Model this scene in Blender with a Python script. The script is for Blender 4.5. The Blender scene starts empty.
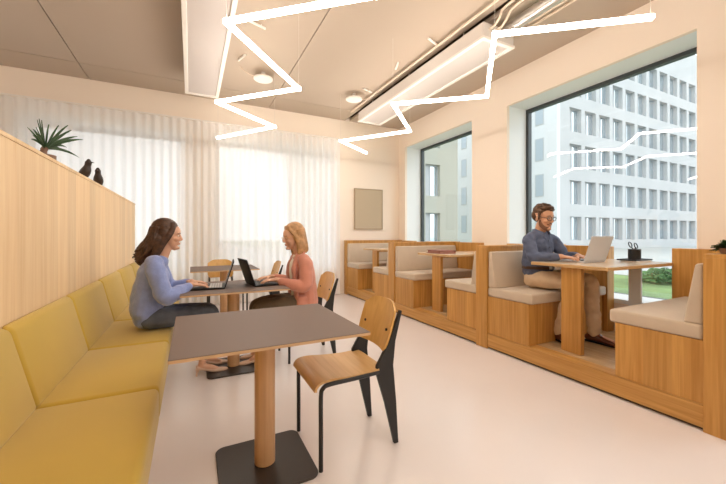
import bpy, bmesh, math, random
from mathutils import Vector as V, Matrix, noise
random.seed(7)
SC = bpy.context.scene
COL = SC.collection
PI = math.pi

# ------------------------------------------------------------------ materials
def newmat(name):
    m = bpy.data.materials.new(name); m.use_nodes = True
    nt = m.node_tree
    return m, nt, nt.nodes['Principled BSDF']

def mat(name, col, rough=.5, metal=0, bump=0, bscale=60, var=0, vscale=4, sheen=0, spec=.5):
    m, nt, b = newmat(name)
    b.inputs['Base Color'].default_value = (*col, 1)
    b.inputs['Roughness'].default_value = rough
    b.inputs['Metallic'].default_value = metal
    b.inputs['Specular IOR Level'].default_value = spec
    if sheen: b.inputs['Sheen Weight'].default_value = sheen
    tc = nt.nodes.new('ShaderNodeTexCoord')
    if bump:
        n = nt.nodes.new('ShaderNodeTexNoise'); n.inputs['Scale'].default_value = bscale; n.inputs['Detail'].default_value = 4
        nt.links.new(tc.outputs['Object'], n.inputs['Vector'])
        bp = nt.nodes.new('ShaderNodeBump'); bp.inputs['Strength'].default_value = bump; bp.inputs['Distance'].default_value = .01
        nt.links.new(n.outputs['Fac'], bp.inputs['Height']); nt.links.new(bp.outputs['Normal'], b.inputs['Normal'])
    if var:
        n = nt.nodes.new('ShaderNodeTexNoise'); n.inputs['Scale'].default_value = vscale; n.inputs['Detail'].default_value = 3
        nt.links.new(tc.outputs['Object'], n.inputs['Vector'])
        r = nt.nodes.new('ShaderNodeValToRGB')
        r.color_ramp.elements[0].position = .3; r.color_ramp.elements[1].position = .7
        r.color_ramp.elements[0].color = (*[c*(1-var) for c in col], 1)
        r.color_ramp.elements[1].color = (*[min(1, c*(1+var)) for c in col], 1)
        nt.links.new(n.outputs['Fac'], r.inputs['Fac']); nt.links.new(r.outputs['Color'], b.inputs['Base Color'])
    return m

def wood(name, dark, light, along='Z', scale=9, plank=0, pax='Y', rough=.45, pvar=.12):
    m, nt, b = newmat(name)
    b.inputs['Roughness'].default_value = rough
    N, L = nt.nodes.new, nt.links.new
    tc = N('ShaderNodeTexCoord'); mp = N('ShaderNodeMapping')
    s = [scale*4]*3; s['XYZ'.index(along)] = scale*.16
    mp.inputs['Scale'].default_value = s
    L(tc.outputs['Object'], mp.inputs['Vector'])
    n = N('ShaderNodeTexNoise'); n.inputs['Scale'].default_value = 1; n.inputs['Detail'].default_value = 6
    n.inputs['Distortion'].default_value = .6
    L(mp.outputs['Vector'], n.inputs['Vector'])
    r = N('ShaderNodeValToRGB'); r.color_ramp.elements[0].position = .32; r.color_ramp.elements[1].position = .68
    r.color_ramp.elements[0].color = (*dark, 1); r.color_ramp.elements[1].color = (*light, 1)
    L(n.outputs['Fac'], r.inputs['Fac'])
    out = r.outputs['Color']
    if plank:
        sp = N('ShaderNodeSeparateXYZ'); L(tc.outputs['Object'], sp.inputs[0])
        d = N('ShaderNodeMath'); d.operation = 'DIVIDE'; d.inputs[1].default_value = plank; L(sp.outputs[pax], d.inputs[0])
        f = N('ShaderNodeMath'); f.operation = 'FLOOR'; L(d.outputs[0], f.inputs[0])
        w = N('ShaderNodeTexWhiteNoise'); w.noise_dimensions = '1D'; L(f.outputs[0], w.inputs['W'])
        mr = N('ShaderNodeMapRange'); mr.inputs['To Min'].default_value = 1-pvar; mr.inputs['To Max'].default_value = 1+pvar*.6
        L(w.outputs['Value'], mr.inputs['Value'])
        mx = N('ShaderNodeMix'); mx.data_type = 'RGBA'; mx.blend_type = 'MULTIPLY'; mx.inputs['Factor'].default_value = 1
        L(out, mx.inputs['A']); L(mr.outputs['Result'], mx.inputs['B'])
        out = mx.outputs['Result']
    L(out, b.inputs['Base Color'])
    bp = N('ShaderNodeBump'); bp.inputs['Strength'].default_value = .08; bp.inputs['Distance'].default_value = .004
    L(n.outputs['Fac'], bp.inputs['Height']); L(bp.outputs['Normal'], b.inputs['Normal'])
    return m

def emit(name, col, strength):
    m = bpy.data.materials.new(name); m.use_nodes = True
    nt = m.node_tree; nt.nodes.clear()
    o = nt.nodes.new('ShaderNodeOutputMaterial'); e = nt.nodes.new('ShaderNodeEmission')
    e.inputs['Color'].default_value = (*col, 1); e.inputs['Strength'].default_value = strength
    nt.links.new(e.outputs[0], o.inputs[0]); return m

def glass_mat(name, tint=(.975, .985, .985)):
    m = bpy.data.materials.new(name); m.use_nodes = True
    nt = m.node_tree; nt.nodes.clear()
    N, L = nt.nodes.new, nt.links.new
    o = N('ShaderNodeOutputMaterial'); t = N('ShaderNodeBsdfTransparent'); g = N('ShaderNodeBsdfGlossy'); mx = N('ShaderNodeMixShader')
    lw = N('ShaderNodeLayerWeight'); lw.inputs['Blend'].default_value = .5
    pw = N('ShaderNodeMath'); pw.operation = 'POWER'; pw.inputs[1].default_value = 5
    ma = N('ShaderNodeMath'); ma.operation = 'MULTIPLY_ADD'; ma.inputs[1].default_value = .95; ma.inputs[2].default_value = .045
    t.inputs['Color'].default_value = (*tint, 1); g.inputs['Roughness'].default_value = .01
    L(lw.outputs['Facing'], pw.inputs[0]); L(pw.outputs[0], ma.inputs[0])
    L(ma.outputs[0], mx.inputs[0]); L(t.outputs[0], mx.inputs[1]); L(g.outputs[0], mx.inputs[2]); L(mx.outputs[0], o.inputs[0])
    return m

def sheer_mat(name):
    m = bpy.data.materials.new(name); m.use_nodes = True
    nt = m.node_tree; nt.nodes.clear()
    N, L = nt.nodes.new, nt.links.new
    o = N('ShaderNodeOutputMaterial'); t = N('ShaderNodeBsdfTransparent'); tr = N('ShaderNodeBsdfTranslucent'); d = N('ShaderNodeBsdfDiffuse')
    a, b = N('ShaderNodeMixShader'), N('ShaderNodeMixShader')
    tr.inputs['Color'].default_value = (.92, .93, .94, 1); d.inputs['Color'].default_value = (.94, .935, .93, 1)
    a.inputs[0].default_value = .31; L(d.outputs[0], a.inputs[1]); L(tr.outputs[0], a.inputs[2])
    b.inputs[0].default_value = .91; L(t.outputs[0], b.inputs[1]); L(a.outputs[0], b.inputs[2]); L(b.outputs[0], o.inputs[0])
    return m

M = dict(
    wall=mat('wall_paint', (.89, .795, .695), .8, bump=.03, bscale=200),
    reveal=mat('reveal_paint', (.81, .865, .895), .7),
    floor=mat('floor_vinyl', (.79, .745, .745), .22, var=.025, vscale=1.3),
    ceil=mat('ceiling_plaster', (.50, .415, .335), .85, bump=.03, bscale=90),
    slot=mat('slot_dark', (.10, .07, .05), .9),
    white=mat('white_metal', (.70, .66, .63), .45),
    perf=mat('perforated_grey', (.60, .55, .53), .6, bump=.2, bscale=900),
    dwhite=mat('white_plastic', (.85, .82, .78), .4),
    conduit=mat('conduit_cream', (.78, .66, .54), .4),
    duct=mat('galvanised', (.62, .60, .58), .3, metal=.85, bump=.1, bscale=40),
    frame=mat('anthracite_frame', (.035, .045, .05), .4),
    glass=glass_mat('window_glass'),
    sheer=sheer_mat('sheer_fabric'),
    lamp=emit('warm_tube', (1, .90, .785), 19),
    part=wood('partition_oak', (.75, .52, .28), (.85, .64, .385), 'Z', 7, .19, 'Y', .5, .10),
    oak=wood('booth_oak', (.45, .21, .042), (.63, .335, .09), 'Z', 9, .16, 'Y', .42, .10),
    oakx=wood('booth_oak_end', (.45, .21, .042), (.63, .335, .09), 'Z', 9, .16, 'X', .42, .10),
    oakh=wood('booth_oak_board', (.45, .22, .05), (.61, .335, .10), 'Y', 9, 0, 'Y', .42),
    oakf=wood('booth_floor_oak', (.56, .38, .20), (.68, .49, .29), 'Y', 9, .14, 'X', .2),
    oakt=wood('oak_table_top', (.62, .49, .35), (.74, .60, .45), 'X', 9, 0, 'X', .2),
    oake=mat('oak_table_edge', (.55, .34, .15), .45),
    column=wood('column_beech', (.50, .29, .14), (.62, .39, .21), 'Z', 7, 0, 'X', .4),
    ply=wood('chair_ply', (.52, .30, .11), (.64, .40, .17), 'Y', 8, 0, 'X', .35),
    plypale=wood('chair_ply_pale', (.55, .36, .20), (.66, .46, .28), 'Y', 8, 0, 'X', .35),
    plyback=wood('chair_back_ply', (.58, .33, .09), (.68, .41, .13), 'Z', 6, 0, 'X', .3),
    plyedge=mat('plywood_edge', (.60, .40, .23), .5),
    lam=mat('laminate_taupe', (.155, .104, .080), .55, bump=.02, bscale=300),
    base=mat('steel_dark', (.030, .023, .020), .42),
    black=mat('black_steel', (.012, .012, .013), .4),
    mustard=mat('mustard_fabric', (.50, .335, .040), .8, bump=.12, bscale=450, var=.05, vscale=3, sheen=.3),
    plinth=wood('plinth_oak', (.62, .46, .30), (.72, .56, .40), 'Y', 6, 0, 'Y', .5),
    beige=mat('beige_fabric', (.56, .455, .345), .85, bump=.15, bscale=500, var=.04, vscale=6, sheen=.3),
    skin=mat('skin', (.66, .375, .25), .5, var=.06, vscale=14),
    skin2=mat('skin_tanned', (.62, .33, .20), .5, var=.06, vscale=14),
    lip=mat('lips', (.50, .17, .13), .45),
    eye=mat('eye_white', (.8, .78, .75), .3),
    iris=mat('iris', (.05, .03, .02), .2),
    brown=mat('brown_hair', (.055, .022, .010), .45, var=.5, vscale=45),
    blond=mat('blond_hair', (.44, .245, .105), .45, var=.3, vscale=22),
    short=mat('short_brown_hair', (.085, .040, .018), .6, var=.4, vscale=60),
    stubble=mat('stubble', (.20, .092, .05), .7, var=.3, vscale=120),
    sweater=mat('blue_knit', (.235, .305, .60), .95, bump=.5, bscale=160, var=.06, vscale=30, sheen=.5),
    jeans=mat('dark_jeans', (.095, .112, .15), .9, bump=.3, bscale=300, var=.15, vscale=18),
    coral=mat('coral_cloth', (.58, .245, .175), .85, bump=.2, bscale=200, var=.08, vscale=12, sheen=.3),
    cream=mat('cream_top', (.80, .74, .64), .8),
    olive=mat('olive_trousers', (.115, .082, .050), .85, bump=.2, bscale=200),
    shirt=mat('slate_shirt', (.095, .118, .195), .8, bump=.25, bscale=250, var=.1, vscale=20),
    chino=mat('tan_chino', (.66, .50, .34), .85, bump=.2, bscale=200, var=.06, vscale=12),
    belt=mat('belt_leather', (.06, .025, .012), .4),
    shoe=mat('brown_leather', (.10, .028, .012), .3),
    pump=mat('beige_leather', (.66, .46, .34), .35),
    silver=mat('laptop_silver', (.64, .64, .66), .4, metal=.25),
    lapblack=mat('laptop_black', (.014, .014, .015), .5, spec=.2),
    key=mat('key_grey', (.52, .51, .51), .5),
    keyd=mat('key_dark', (.03, .03, .03), .5),
    screen=mat('screen_dark', (.008, .008, .010), .35, spec=.15),
    leaf=mat('leaf_green', (.04, .11, .025), .5, var=.4, vscale=9),
    pot=mat('brown_pot', (.20, .11, .07), .6),
    bird=mat('dark_wood_bird', (.035, .022, .016), .35),
    art=mat('beige_canvas', (.50, .415, .30), .9, bump=.2, bscale=300),
    artf=mat('canvas_frame', (.40, .31, .21), .6),
    redbook=mat('red_brown_cover', (.26, .085, .055), .5),
    folderpaper=mat('folder_filling', (.36, .17, .13), .8),
    paper=mat('paper', (.82, .76, .70), .8),
    gold=mat('gold_wire', (.70, .45, .18), .3, metal=.8),
    conc=mat('concrete', (.43, .44, .44), .85, var=.05, vscale=.35),
    conc2=mat('beige_concrete', (.34, .335, .28), .85, var=.05, vscale=.3),
    conc3=mat('pale_panel', (.60, .62, .63), .8),
    bglass=mat('facade_glass', (.55, .62, .66), .1, metal=.8),
    bglassd=mat('facade_glass_dark', (.16, .22, .27), .1, metal=.5),
    flankpane=mat('pale_pane', (.36, .42, .47), .3),
    bpanel=mat('facade_panel', (.38, .395, .405), .6),
    lawn=mat('lawn', (.13, .20, .065), .95, bump=.6, bscale=20, var=.3, vscale=1.2),
    hedge=mat('hedge_leaf', (.07, .15, .05), .9, var=.5, vscale=3),
    pave=mat('paving', (.36, .37, .35), .8, var=.06, vscale=1),
)

# ------------------------------------------------------------------ mesh helpers
def B(): return bmesh.new()

def box(bm, x0, x1, y0, y1, z0, z1, bev=0, seg=2, mtx=None):
    t = bmesh.new()
    bmesh.ops.create_cube(t, size=1)
    for v in t.verts:
        v.co = V((x0+(v.co.x+.5)*(x1-x0), y0+(v.co.y+.5)*(y1-y0), z0+(v.co.z+.5)*(z1-z0)))
    if bev: bmesh.ops.bevel(t, geom=t.edges[:], offset=bev, segments=seg, profile=.5, affect='EDGES')
    if mtx: t.transform(mtx)
    join(bm, t); return bm

def join(bm, t):
    me = bpy.data.meshes.new('t'); t.to_mesh(me); t.free(); bm.from_mesh(me); bpy.data.meshes.remove(me)

def prism(bm, pts, axis, a0, a1, bev=0, seg=2):
    """polygon in the two other axes, extruded along axis"""
    t = bmesh.new()
    def mk(p, a):
        return {'X': (a, p[0], p[1]), 'Y': (p[0], a, p[1]), 'Z': (p[0], p[1], a)}[axis]
    lo = [t.verts.new(mk(p, a0)) for p in pts]; hi = [t.verts.new(mk(p, a1)) for p in pts]
    n = len(pts)
    t.faces.new(lo[::-1]); t.faces.new(hi)
    for i in range(n): t.faces.new((lo[i], lo[(i+1) % n], hi[(i+1) % n], hi[i]))
    bmesh.ops.recalc_face_normals(t, faces=t.faces[:])
    if bev: bmesh.ops.bevel(t, geom=t.edges[:], offset=bev, segments=seg, profile=.5, affect='EDGES')
    join(bm, t); return bm

def crom(pts, k):
    """Catmull-Rom through list of tuples, k steps per span"""
    if len(pts) < 3 or k < 2: return [tuple(p) for p in pts]
    o = []
    n = len(pts)
    for i in range(n-1):
        p0, p1, p2, p3 = pts[max(i-1, 0)], pts[i], pts[i+1], pts[min(i+2, n-1)]
        for s in range(k):
            t = s/k
            o.append(tuple(.5*((2*b)+(-a+c)*t+(2*a-5*b+4*c-d)*t*t+(-a+3*b-3*c+d)*t**3) for a, b, c, d in zip(p0, p1, p2, p3)))
    o.append(tuple(pts[-1])); return o

def loft(bm, st, lat=(0, 1, 0), k=4, n=16, cap=True):
    """st: (x,y,z, r_lat, r_depth): a closed tube with elliptical rings and rounded ends"""
    st = [s if len(s) == 5 else (*s, s[3]) for s in st]
    q = crom(st, k)
    P = [V(s[:3]) for s in q]; lat = V(lat).normalized()
    rings = []
    m = len(q)
    T = [(P[min(i+1, m-1)]-P[max(i-1, 0)]).normalized() for i in range(m)]
    def ring(c, t, a, b):
        l = (lat-t*lat.dot(t))
        l = l.normalized() if l.length > .05 else t.orthogonal().normalized()
        d = t.cross(l)
        return [bm.verts.new(c+l*a*math.cos(2*PI*j/n)+d*b*math.sin(2*PI*j/n)) for j in range(n)]
    if cap:
        for an in (80, 55, 28):
            a = math.radians(an); r = min(q[0][3], q[0][4])
            rings.append(ring(P[0]-T[0]*r*math.sin(a), T[0], q[0][3]*math.cos(a), q[0][4]*math.cos(a)))
    for i in range(m): rings.append(ring(P[i], T[i], max(q[i][3], .0004), max(q[i][4], .0004)))
    if cap:
        for an in (28, 55, 80):
            a = math.radians(an); r = min(q[-1][3], q[-1][4])
            rings.append(ring(P[-1]+T[-1]*r*math.sin(a), T[-1], q[-1][3]*math.cos(a), q[-1][4]*math.cos(a)))
    for r0, r1 in zip(rings, rings[1:]):
        for j in range(n): bm.faces.new((r0[j], r0[(j+1) % n], r1[(j+1) % n], r1[j]))
    bm.faces.new(rings[0][::-1]); bm.faces.new(rings[-1])
    return bm

def tube(bm, pts, r, n=10, k=1): return loft(bm, [(*p, r, r) for p in pts], (.123, .456, .88), k, n, False)

def ell(bm, c, r, mtx=None, u=20, v=12):
    t = bmesh.new(); bmesh.ops.create_uvsphere(t, u_segments=u, v_segments=v, radius=1)
    mm = Matrix.Translation(V(c)) @ (mtx or Matrix.Identity(4)) @ Matrix.Diagonal((*r, 1))
    t.transform(mm); join(bm, t); return bm

def cyl(bm, c, r, h, n=32, bev=0, r2=None):
    t = bmesh.new(); bmesh.ops.create_cone(t, cap_ends=True, segments=n, radius1=r, radius2=r if r2 is None else r2, depth=h)
    t.transform(Matrix.Translation(V((c[0], c[1], c[2]+h/2))))
    if bev:
        e = [e for e in t.edges if abs(e.verts[0].co.z-e.verts[1].co.z) < 1e-6]
        bmesh.ops.bevel(t, geom=e, offset=bev, segments=2, affect='EDGES')
    join(bm, t); return bm

# ------------------------------------------------------------------ object helpers
MW = {}
def rootmtx(o): return MW.get(o.name, Matrix.Identity(4))

def thing(name, label, cat, loc=(0, 0, 0), rotz=0, group=None):
    o = bpy.data.objects.new(name, None); COL.objects.link(o); o.empty_display_size = .1
    o.location = loc; o.rotation_euler = (0, 0, rotz)
    MW[o.name] = Matrix.Translation(V(loc)) @ Matrix.Rotation(rotz, 4, 'Z')
    tag(o, label, cat, group); return o

def tag(o, label, cat, group=None, kind=None):
    o['label'] = label; o['category'] = cat
    if group: o['group'] = group
    if kind: o['kind'] = kind
    return o

def obj(name, bm, m, parent=None, smooth=False, label=None):
    """coordinates are world; with a parent they are taken relative to it, alone the origin goes to the base centre"""
    if parent is not None:
        bm.transform(rootmtx(parent).inverted()); loc = V((0, 0, 0))
    else:
        xs = [v.co for v in bm.verts]
        lo = V([min(c[i] for c in xs) for i in range(3)]); hi = V([max(c[i] for c in xs) for i in range(3)])
        loc = V(((lo.x+hi.x)/2, (lo.y+hi.y)/2, lo.z)); bm.transform(Matrix.Translation(-loc))
    me = bpy.data.meshes.new(name); bm.to_mesh(me); bm.free()
    mm = M[m] if isinstance(m, str) else m
    me.materials.append(mm)
    o = bpy.data.objects.new(name, me); COL.objects.link(o)
    if parent is not None:
        o.parent = parent; MW[o.name] = rootmtx(parent)
    else: o.location = loc
    if smooth: shade(me)
    if label: o['label'] = label
    return o

def shade(me, ang=40):
    me.polygons.foreach_set('use_smooth', [True]*len(me.polygons))
    try: me.set_sharp_from_angle(angle=math.radians(ang))
    except Exception: pass

def struct(name, bm, m, parent=None):
    o = obj(name, bm, m, parent); o['kind'] = 'structure'; return o

def dup(root, loc, rotz=None, label=None):
    r = root.copy(); COL.objects.link(r); r.location = loc
    if rotz is not None: r.rotation_euler = (0, 0, rotz)
    if label: r['label'] = label
    for ch in list(root.children):
        c = ch.copy(); COL.objects.link(c); c.parent = r
        for g in list(ch.children):
            d = g.copy(); COL.objects.link(d); d.parent = c
    return r

def fuse(bm, voxel, smooth=3, wrinkle=0, wscale=9, seed=0):
    """one continuous skin over overlapping closed shapes"""
    me = bpy.data.meshes.new('fuse'); bm.to_mesh(me); bm.free()
    o = bpy.data.objects.new('fuse', me); COL.objects.link(o)
    md = o.modifiers.new('r', 'REMESH'); md.mode = 'VOXEL'; md.voxel_size = voxel; md.adaptivity = 0
    if smooth:
        sm = o.modifiers.new('s', 'SMOOTH'); sm.factor = .5; sm.iterations = smooth
    dg = bpy.context.evaluated_depsgraph_get()
    e = o.evaluated_get(dg); m2 = e.to_mesh()
    b = bmesh.new(); b.from_mesh(m2); e.to_mesh_clear()
    bpy.data.objects.remove(o); bpy.data.meshes.remove(me)
    if wrinkle:
        b.normal_update()
        mv = []
        for v in b.verts:
            p = v.co*wscale+V((seed, seed*2.3, 0))
            mv.append(v.normal*(wrinkle*(noise.noise(V((p.x, p.y, p.z*1.7)))+.5*noise.noise(p*2.3))))
        for v, d in zip(b.verts, mv): v.co += d
    return b

# ------------------------------------------------------------------ the camera
FPX, H = 344.0, 1.22
cam = bpy.data.cameras.new('camera'); co = bpy.data.objects.new('camera', cam); COL.objects.link(co)
cam.sensor_fit = 'HORIZONTAL'; cam.sensor_width = 36; cam.lens = FPX/726*36
cam.shift_y = -7.5/726; cam.clip_start = .05; cam.clip_end = 500
co.location = (0, 0, H); co.rotation_euler = (PI/2, 0, -math.atan2(.447214, .894427))
SC.camera = co

# ------------------------------------------------------------------ the room
XW, YF, ZC = 4.17, 6.55, 3.58       # window wall, far wall, ceiling
XL, YB = -5.0, -3.0
XG, YG = 4.62, 6.98                 # glass planes

bm = B(); box(bm, XL-.3, XW+.5, YB-.3, YF+.5, -.12, 0); struct('floor', bm, 'floor')
bm = B()
g = .006
xs = [XL, -1.385, 1.30, 2.86]; ys = [YB, 2.0, 5.97, YF]
for a, b in zip(xs, xs[1:]):
    for c, d in zip([YB, 5.97], [5.97, YF]):
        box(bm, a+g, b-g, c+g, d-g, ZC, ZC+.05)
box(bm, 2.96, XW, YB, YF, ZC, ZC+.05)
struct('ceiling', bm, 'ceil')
bm = B(); box(bm, XL-.3, XW+.5, YB-.3, YF+.5, ZC+.09, ZC+.3); struct('ceiling_slab', bm, 'slot')

def wall_openings(bm, axis, a0, a1, t0, t1, z0, z1, ops):
    """a wall of thickness t0..t1 that runs a0..a1 along axis, with openings (s, e, zlo, zhi)"""
    def bx(s, e, lo, hi):
        if e-s > 1e-4 and hi-lo > 1e-4:
            if axis == 'Y': box(bm, t0, t1, s, e, lo, hi)
            else: box(bm, s, e, t0, t1, lo, hi)
    c = a0
    for s, e, lo, hi in sorted(ops):
        bx(c, s, z0, z1); bx(s, e, z0, lo); bx(s, e, hi, z1); c = e
    bx(c, a1, z0, z1)

WR = [(-1.6, .55, .47, 3.12), (1.46, 3.59, .47, 3.12), (4.30, 6.29, .47, 3.12)]  # first opening is an unseen window, added for more daylight in front
WF = [(-4.75, -2.72, .56, 2.93), (-2.19, -.106, .56, 2.93), (.425, 2.60, .56, 2.93)]
bm = B(); wall_openings(bm, 'Y', YB-.3, YF+.5, XW, XW+.05, 0, ZC+.3, WR); struct('wall_right', bm, 'wall')
bm = B(); wall_openings(bm, 'Y', YB-.3, YF+.5, XW+.05, XW+.5, -.3, ZC+.3, WR); struct('wall_right_core', bm, 'reveal')
bm = B(); wall_openings(bm, 'X', XL-.3, XW+.0, YF, YF+.05, 0, ZC+.3, WF); struct('wall_far', bm, 'wall')
bm = B(); wall_openings(bm, 'X', XL-.3, XW+.05, YF+.05, YF+.5, -.3, ZC+.3, WF); struct('wall_far_core', bm, 'reveal')
bm = B(); box(bm, XL-.3, XL, YB-.3, YF, 0, ZC+.3); struct('wall_left', bm, 'wall')
bm = B(); box(bm, XL, XW, YB-.3, YB, 0, ZC+.3); struct('wall_back', bm, 'wall')

def window_right(i, s, e, lo, hi):
    bm = B(); w = .045
    for a in ((s, s+w, lo, hi), (e-w, e, lo, hi), (s+w, e-w, lo, lo+w), (s+w, e-w, hi-w, hi)):
        box(bm, XG-.04, XG+.03, a[0], a[1], a[2], a[3])
    f = struct('window_%d' % i, bm, 'frame')
    MW[f.name] = Matrix.Translation(f.location)
    bm = B(); box(bm, XG, XG+.008, s+w, e-w, lo+w, hi-w)
    p = obj('glass_pane', bm, 'glass', f)
def window_far(i, s, e, lo, hi):
    bm = B(); w = .05
    for a in ((s, s+w, lo, hi), (e-w, e, lo, hi), (s+w, e-w, lo, lo+w), (s+w, e-w, hi-w, hi)):
        box(bm, a[0], a[1], YG-.04, YG+.03, a[2], a[3])
    f = struct('window_%d' % i, bm, 'frame')
    MW[f.name] = Matrix.Translation(f.location)
    bm = B(); box(bm, s+w, e-w, YG, YG+.008, lo+w, hi-w)
    obj('glass_pane', bm, 'glass', f)
for i, (s_, e_, lo_, hi_) in enumerate(WR):
    bm = B(); box(bm, XW+.005, XG-.04, s_, e_, lo_, lo_+.045, .003); struct('trim_%d' % (i+1), bm, 'reveal')
for i, a in enumerate(WR): window_right(i+1, *a)
for i, a in enumerate(WF): window_far(i+4, *a)

# sheer curtains before the far windows
def curtain(x0, x1, label, ph):
    t = thing('sheer_curtain', label, 'curtain', ((x0+x1)/2, 6.42, 0), 0, 'sheer curtains before the far windows')
    bm = B(); n = int((x1-x0)/.012); zs = [.02, .6, 1.2, 1.9, 2.6, 3.05, 3.13]
    rows = []
    for z in zs:
        r = []
        top = .75+.25*min(1, (3.13-z)/1.2)
        for i in range(n+1):
            x = x0+(x1-x0)*i/n
            a = .023*top*math.sin(2*PI*x/.125+ph+.9*math.sin(x*3.1))+.010*math.sin(2*PI*x/.31+z*.7)
            r.append(bm.verts.new((x, 6.42+a, z)))
        rows.append(r)
    for a, b in zip(rows, rows[1:]):
        for i in range(n): bm.faces.new((a[i], a[i+1], b[i+1], b[i]))
    obj('curtain_cloth', bm, 'sheer', t, True)
    bm = B(); box(bm, x0, x1, 6.40, 6.44, 3.132, 3.155); obj('curtain_track', bm, 'dwhite', t)
curtain(-4.9, .16, 'long white sheer curtain across the window behind the wooden partition', 0)
curtain(.17, 2.68, 'white sheer curtain across the window behind the two seated women', 1)

# ------------------------------------------------------------------ ceiling fittings
def beam(label, x0, x1, y0, y1):
    t = thing('chilled_beam', label, 'ceiling panel', ((x0+x1)/2, (y0+y1)/2, 3.30), 0, 'long white panels hung under the ceiling')
    bm = B(); box(bm, x0+.01, x1-.01, y0+.01, y1-.01, 3.325, 3.48, .004); obj('casing', bm, 'white', t)
    bm = B(); w = .045
    box(bm, x0, x0+w, y0, y1, 3.30, 3.33, .004); box(bm, x1-w, x1, y0, y1, 3.30, 3.33, .004)
    box(bm, x0+w, x1-w, y0, y0+w, 3.30, 3.33, .004); box(bm, x0+w, x1-w, y1-w, y1, 3.30, 3.33, .004)
    obj('rim', bm, 'dwhite', t)
    bm = B(); box(bm, x0+w, x1-w, y0+w, y1-w, 3.315, 3.324); obj('perforated_plate', bm, 'perf', t)
    for yy in (y0+.4, (y0+y1)/2, y1-.4):
        for xx in (x0+.1, x1-.1):
            bm = B(); tube(bm, [(xx, yy, 3.48), (xx, yy, ZC)], .006, 8); obj('hanger_rod', bm, 'white', t, True)
beam('long white ceiling panel over the two women, nearest the partition', -.08, .375, 1.2, 5.71)
beam('long white ceiling panel above the window booths', 2.76, 3.24, 2.68, 5.74)

bm = B(); tube(bm, [(2.70, -1.0, 3.53), (2.70, 5.9, 3.53)], .014, 10)
tag(obj('ceiling_rail', bm, 'conduit', None, True), 'thin cream rail running along the ceiling beside the white panel over the booths', 'rail')

def pipe(label, pts, r, m, name='ceiling_pipe', grp='cream pipes at the end of the ceiling panel'):
    bm = B(); tube(bm, pts, r, 12)
    o = obj(name, bm, m, None, True); return tag(o, label, 'pipe', grp)
pipe('cream ceiling pipe bending up from the panel over the booths, nearest its outer corner', [(2.86, 2.70, 3.42), (2.86, 2.62, 3.42), (2.86, 2.56, 3.46), (2.86, 2.52, 3.53), (2.86, 2.40, 3.545), (2.86, -1, 3.545)], .014, 'conduit')
pipe('cream ceiling pipe bending up from the booth panel, right beside the spiral duct', [(2.94, 2.70, 3.42), (2.94, 2.60, 3.42), (2.94, 2.54, 3.46), (2.94, 2.48, 3.53), (2.94, 2.36, 3.545), (2.94, -1, 3.545)], .014, 'conduit')
pipe('straight cream ceiling pipe between the spiral duct and the window wall', [(3.30, -1, 3.53), (3.30, 2.55, 3.53)], .014, 'conduit')
pipe('straight cream ceiling pipe nearest the top of the large window', [(3.38, -1, 3.53), (3.38, 2.75, 3.53)], .014, 'conduit')
t = thing('spiral_duct', 'round galvanised spiral duct running into the panel over the booths', 'duct', (3.10, 1, 3.45))
bm = B(); prof = []
for i in range(181):
    y = -1+i*.02; prof.append((3.10, y, 3.47, .062+(.003 if i % 5 == 0 else 0)))
loft(bm, prof, (1, 0, 0), 1, 24, False); obj('duct_tube', bm, 'duct', t, True)
bm = B(); loft(bm, [(3.10, 2.55, 3.46, .066), (3.10, 2.62, 3.46, .068), (3.10, 2.70, 3.44, .06)], (1, 0, 0), 1, 24, False); obj('collar', bm, 'duct', t, True)

def disc(label, x, y, cab):
    t = thing('round_ceiling_speaker', label, 'ceiling disc', (x, y, 3.48), 0, 'round white discs under the ceiling')
    bm = B(); cyl(bm, (x, y, 3.47), .135, .03, 48, .008); obj('disc', bm, 'dwhite', t, True)
    bm = B(); cyl(bm, (x, y, 3.50), .03, .08, 20); obj('stem', bm, 'white', t, True)
    bm = B(); tube(bm, [(x, y, 3.53), (x+cab*.12, y+.02, 3.51), (x+cab*.25, y-.02, 3.53), (x+cab*.33, y-.04, 3.585)], .006, 8, 4); obj('cable', bm, 'conduit', t, True)
disc('round white ceiling disc above the blond woman, beside the hung panel', .94, 5.13, -1)
disc('round white ceiling disc in the corner near the end of the booth panel', 2.44, 5.22, 1)

def rod(label, x, y, a, l=.2):
    bm = B(); tube(bm, [(x-math.cos(a)*l/2, y-math.sin(a)*l/2, 3.555), (x+math.cos(a)*l/2, y+math.sin(a)*l/2, 3.555)], .014, 10)
    c, s = math.cos(a)*l*.25, math.sin(a)*l*.25
    for k in (-1, 1): tube(bm, [(x+k*c, y+k*s, 3.555), (x+k*c, y+k*s, ZC+.002)], .007, 8)
    tag(obj('ceiling_bracket', bm, 'dwhite', None, True), label, 'bracket', 'short white bars on the ceiling')
rod('short white ceiling bar nearest the camera by the rail', 2.62, 3.35, 0.35)
rod('short white ceiling bar halfway along the rail', 2.55, 4.05, 1.2, .18)
rod('short white ceiling bar by the far round disc', 2.56, 4.95, .35)
rod('short white ceiling bar behind the zigzag lamp over the women', .66, 3.95, .35, .2)
rod('short white ceiling bar between that lamp and the round disc', .60, 4.78, 1.9, .2)

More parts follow.
